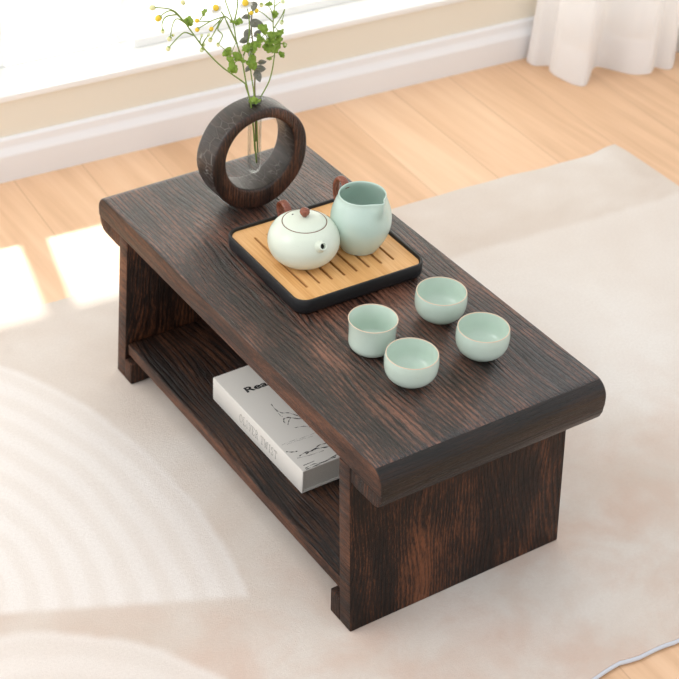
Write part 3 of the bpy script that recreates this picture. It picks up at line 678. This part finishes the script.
FL={'A': {'stems': [([(0.0193, 0.205, 0.3121), (0.0111, 0.2, 0.3604), (0.0028, 0.195, 0.4041), (-0.0074, 0.19, 0.4313), (-0.0139, 0.185, 0.4416), (-0.0464, 0.18, 0.4722), (-0.0716, 0.175, 0.5018), (-0.0899, 0.17, 0.5276), (-0.1108, 0.165, 0.5577), (-0.1254, 0.16, 0.5717), (-0.1481, 0.155, 0.5812)], 0.0011), ([(-0.1063, 0.165, 0.5509), (-0.1179, 0.1683, 0.5643), (-0.125, 0.1717, 0.5635), (-0.1308, 0.175, 0.5578)], 0.0006), ([(-0.1138, 0.165, 0.5607), (-0.1318, 0.1583, 0.5654), (-0.1409, 0.1517, 0.5619), (-0.1438, 0.145, 0.5569)], 0.0006), ([(-0.1005, 0.17, 0.5446), (-0.1083, 0.175, 0.5502), (-0.1116, 0.18, 0.5432), (-0.1128, 0.185, 0.5239)], 0.0006), ([(-0.0886, 0.175, 0.5252), (-0.1031, 0.1683, 0.535), (-0.116, 0.1617, 0.5345), (-0.1313, 0.155, 0.5287)], 0.0006), ([(-0.0731, 0.175, 0.5031), (-0.0765, 0.18, 0.5113), (-0.0714, 0.185, 0.5153)], 0.0006), ([(-0.0772, 0.175, 0.5091), (-0.076, 0.17, 0.5183), (-0.0743, 0.165, 0.5259)], 0.0006)], 'heads': [((-0.151, 0.155, 0.5816), 0.0036, 0), ((-0.1329, 0.175, 0.5566), 0.0042, 1), ((-0.1438, 0.145, 0.556), 0.0026, 0), ((-0.1137, 0.185, 0.5227), 0.003, 0), ((-0.1091, 0.185, 0.526), 0.002, 0), ((-0.1319, 0.155, 0.5277), 0.003, 0), ((-0.0714, 0.185, 0.5168), 0.002, 2), ((-0.0737, 0.165, 0.5266), 0.002, 2), ((-0.0772, 0.175, 0.5041), 0.003, 2), ((-0.0747, 0.175, 0.51), 0.0026, 2)], 'leaves': [((-0.0937, 0.175, 0.545), 0.005), ((-0.0931, 0.175, 0.5408), 0.0035)]}, 'B': {'stems': [([(0.0178, 0.207, 0.3285), (0.0148, 0.2092, 0.3747), (0.0123, 0.2115, 0.3971), (0.0072, 0.2137, 0.4231), (0.002, 0.216, 0.455), (-0.0042, 0.2183, 0.4772), (-0.007, 0.2205, 0.4984), (-0.0134, 0.2228, 0.5201), (-0.0202, 0.225, 0.5416)], 0.0011), ([(-0.0043, 0.217, 0.4762), (-0.0169, 0.211, 0.4986), (-0.0297, 0.205, 0.5228)], 0.0008), ([(-0.0297, 0.205, 0.5222), (-0.0537, 0.195, 0.526), (-0.0764, 0.185, 0.5262)], 0.0006), ([(-0.0297, 0.205, 0.5222), (-0.0382, 0.205, 0.5093), (-0.0318, 0.205, 0.4987), (-0.0375, 0.205, 0.4886)], 0.0006), ([(-0.0351, 0.205, 0.519), (-0.0457, 0.195, 0.5153), (-0.0595, 0.185, 0.5094)], 0.0006), ([(-0.0319, 0.205, 0.5221), (-0.0428, 0.2, 0.5184), (-0.0527, 0.195, 0.5163)], 0.0005), ([(-0.0537, 0.195, 0.526), (-0.0656, 0.195, 0.5283), (-0.0709, 0.195, 0.5307)], 0.0005), ([(-0.0297, 0.205, 0.5228), (-0.0381, 0.2, 0.5336), (-0.0462, 0.195, 0.5401)], 0.0006), ([(-0.0678, 0.195, 0.5309), (-0.0631, 0.195, 0.5371), (-0.0584, 0.195, 0.5412)], 0.0005), ([(0.004, 0.215, 0.4596), (0.0088, 0.2117, 0.483), (0.0063, 0.2083, 0.5123), (-0.0006, 0.205, 0.5314)], 0.0007), ([(-0.0074, 0.22, 0.5017), (-0.0015, 0.2225, 0.5174), (0.001, 0.225, 0.5367)], 0.0007), ([(-0.0145, 0.215, 0.4964), (-0.0248, 0.2117, 0.5183), (-0.0154, 0.2083, 0.5108), (-0.0077, 0.205, 0.5095)], 0.0006)], 'heads': [((-0.0773, 0.185, 0.5253), 0.003, 1), ((-0.0375, 0.205, 0.488), 0.0026, 0), ((-0.0601, 0.185, 0.5081), 0.003, 0), ((-0.0527, 0.195, 0.5161), 0.003, 1), ((-0.0718, 0.195, 0.531), 0.003, 1), ((-0.0468, 0.195, 0.5412), 0.0042, 3), ((-0.001, 0.205, 0.5327), 0.0046, 3), ((-0.0846, 0.205, 0.5526), 0.003, 0)], 'leaves': [((-0.0625, 0.195, 0.5399), 0.004), ((-0.0245, 0.205, 0.475), 0.0055), ((-0.0104, 0.205, 0.4653), 0.006), ((-0.0208, 0.2, 0.4569), 0.0075), ((-0.0218, 0.205, 0.4657), 0.004), ((-0.0093, 0.205, 0.5108), 0.005), ((-0.0158, 0.205, 0.5123), 0.004), ((-0.0027, 0.205, 0.4578), 0.003)]}, 'C': {'stems': [([(0.0233, 0.209, 0.3225), (0.023, 0.2123, 0.3645), (0.0258, 0.2155, 0.3884), (0.0442, 0.2187, 0.4144), (0.0523, 0.222, 0.4428), (0.0545, 0.2252, 0.4598), (0.0535, 0.2285, 0.4836), (0.0571, 0.2317, 0.5091), (0.0582, 0.235, 0.5167)], 0.001), ([(0.0524, 0.225, 0.4791), (0.0584, 0.2183, 0.4959), (0.0585, 0.2117, 0.5077), (0.0507, 0.205, 0.4964)], 0.0005), ([(0.0512, 0.225, 0.4872), (0.0326, 0.22, 0.5059), (0.0211, 0.215, 0.5136)], 0.0005), ([(0.0536, 0.225, 0.4601), (0.0607, 0.22, 0.4589), (0.0626, 0.215, 0.459)], 0.0005), ([(0.0543, 0.225, 0.4473), (0.0577, 0.22, 0.4471), (0.0596, 0.215, 0.4472)], 0.0005), ([(0.0535, 0.225, 0.4428), (0.0427, 0.215, 0.4467)], 0.0005), ([(0.0514, 0.225, 0.4917), (0.0392, 0.215, 0.5139), (0.0212, 0.205, 0.5251)], 0.0005), ([(0.0535, 0.225, 0.4633), (0.0369, 0.215, 0.4747), (0.0252, 0.205, 0.494)], 0.0006), ([(0.0523, 0.225, 0.5068), (0.0523, 0.215, 0.5163), (0.0511, 0.205, 0.5224)], 0.0005)], 'heads': [((0.0504, 0.205, 0.4956), 0.0028, 2), ((0.0212, 0.205, 0.5245), 0.003, 0), ((0.0211, 0.215, 0.5136), 0.003, 1), ((0.0136, 0.215, 0.5124), 0.003, 1), ((0.0511, 0.205, 0.5224), 0.0028, 2), ((0.0629, 0.215, 0.4589), 0.002, 2)], 'leaves': [((0.0421, 0.215, 0.4688), 0.008), ((0.0504, 0.217, 0.4565), 0.0075), ((0.0377, 0.213, 0.4614), 0.006), ((0.0536, 0.215, 0.4768), 0.006), ((0.0252, 0.205, 0.494), 0.006), ((0.0237, 0.21, 0.4785), 0.0055), ((0.0435, 0.215, 0.4762), 0.006), ((0.0586, 0.215, 0.4471), 0.004), ((0.041, 0.215, 0.4462), 0.003), ((0.0626, 0.215, 0.459), 0.003), ((0.0384, 0.215, 0.5186), 0.004), ((0.051, 0.22, 0.5), 0.004), ((0.0538, 0.215, 0.469), 0.005)]}, 'D': {'stems': [([(0.0226, 0.213, 0.3376), (0.0223, 0.215, 0.3765), (0.0218, 0.217, 0.4114), (0.023, 0.219, 0.4294), (0.0209, 0.221, 0.4637), (0.0188, 0.223, 0.4942), (0.0229, 0.225, 0.5167)], 0.0012)], 'heads': [], 'leaves': [((0.0298, 0.217, 0.4342), 0.0075), ((0.0215, 0.21, 0.43), 0.008), ((0.011, 0.215, 0.4406), 0.006), ((0.0341, 0.22, 0.4413), 0.006), ((0.0085, 0.215, 0.4862), 0.0075), ((0.0217, 0.217, 0.4966), 0.0085), ((0.0068, 0.22, 0.4763), 0.006), ((0.0198, 0.22, 0.5188), 0.008), ((0.0297, 0.225, 0.4784), 0.006), ((0.0202, 0.225, 0.4527), 0.006), ((0.0133, 0.225, 0.5038), 0.006)]}, 'E': {'leaves': [((0.0115, 0.205, 0.4728), 0.0075), ((0.0093, 0.205, 0.4532), 0.0075), ((0.0003, 0.205, 0.4741), 0.0055), ((0.0174, 0.205, 0.476), 0.005), ((0.0132, 0.201, 0.4017), 0.006), ((0.0098, 0.202, 0.4038), 0.005)], 'stems': [([(0.0164, 0.205, 0.3697), (0.0135, 0.205, 0.4094), (0.0082, 0.205, 0.4426), (0.0106, 0.205, 0.4529)], 0.0007), ([(0.0082, 0.205, 0.4426), (0.0065, 0.205, 0.4617), (0.0115, 0.205, 0.4728)], 0.0006)], 'heads': [((0.0102, 0.197, 0.3947), 0.0032, 2), ((0.0138, 0.196, 0.391), 0.0028, 2), ((0.0114, 0.196, 0.3897), 0.0026, 2)]}}
sprig('chamomile_sprig', 'A', 'long flower stem arching far left out of the ring vase with nodding yellow buds', M_STEM, M_LEAF)
sprig('chamomile_sprig', 'B', 'upright branching flower stem with two orange-yellow daisy heads in the ring vase', M_STEM, M_LEAF)
sprig('parsley_sprig', 'C', 'right-hand stem curving up out of the ring vase with bright green lobed leaves', M_STEM, M_LEAF)
sprig('eucalyptus_sprig', 'D', 'brown twig with dull grey-green oval leaves at the centre of the bouquet', M_TWIG, M_EUC, True)
sprig('leafy_sprig', 'E', 'short green leafy stem with whitish buds at the mouth of the glass tube', M_STEM, M_LEAF)
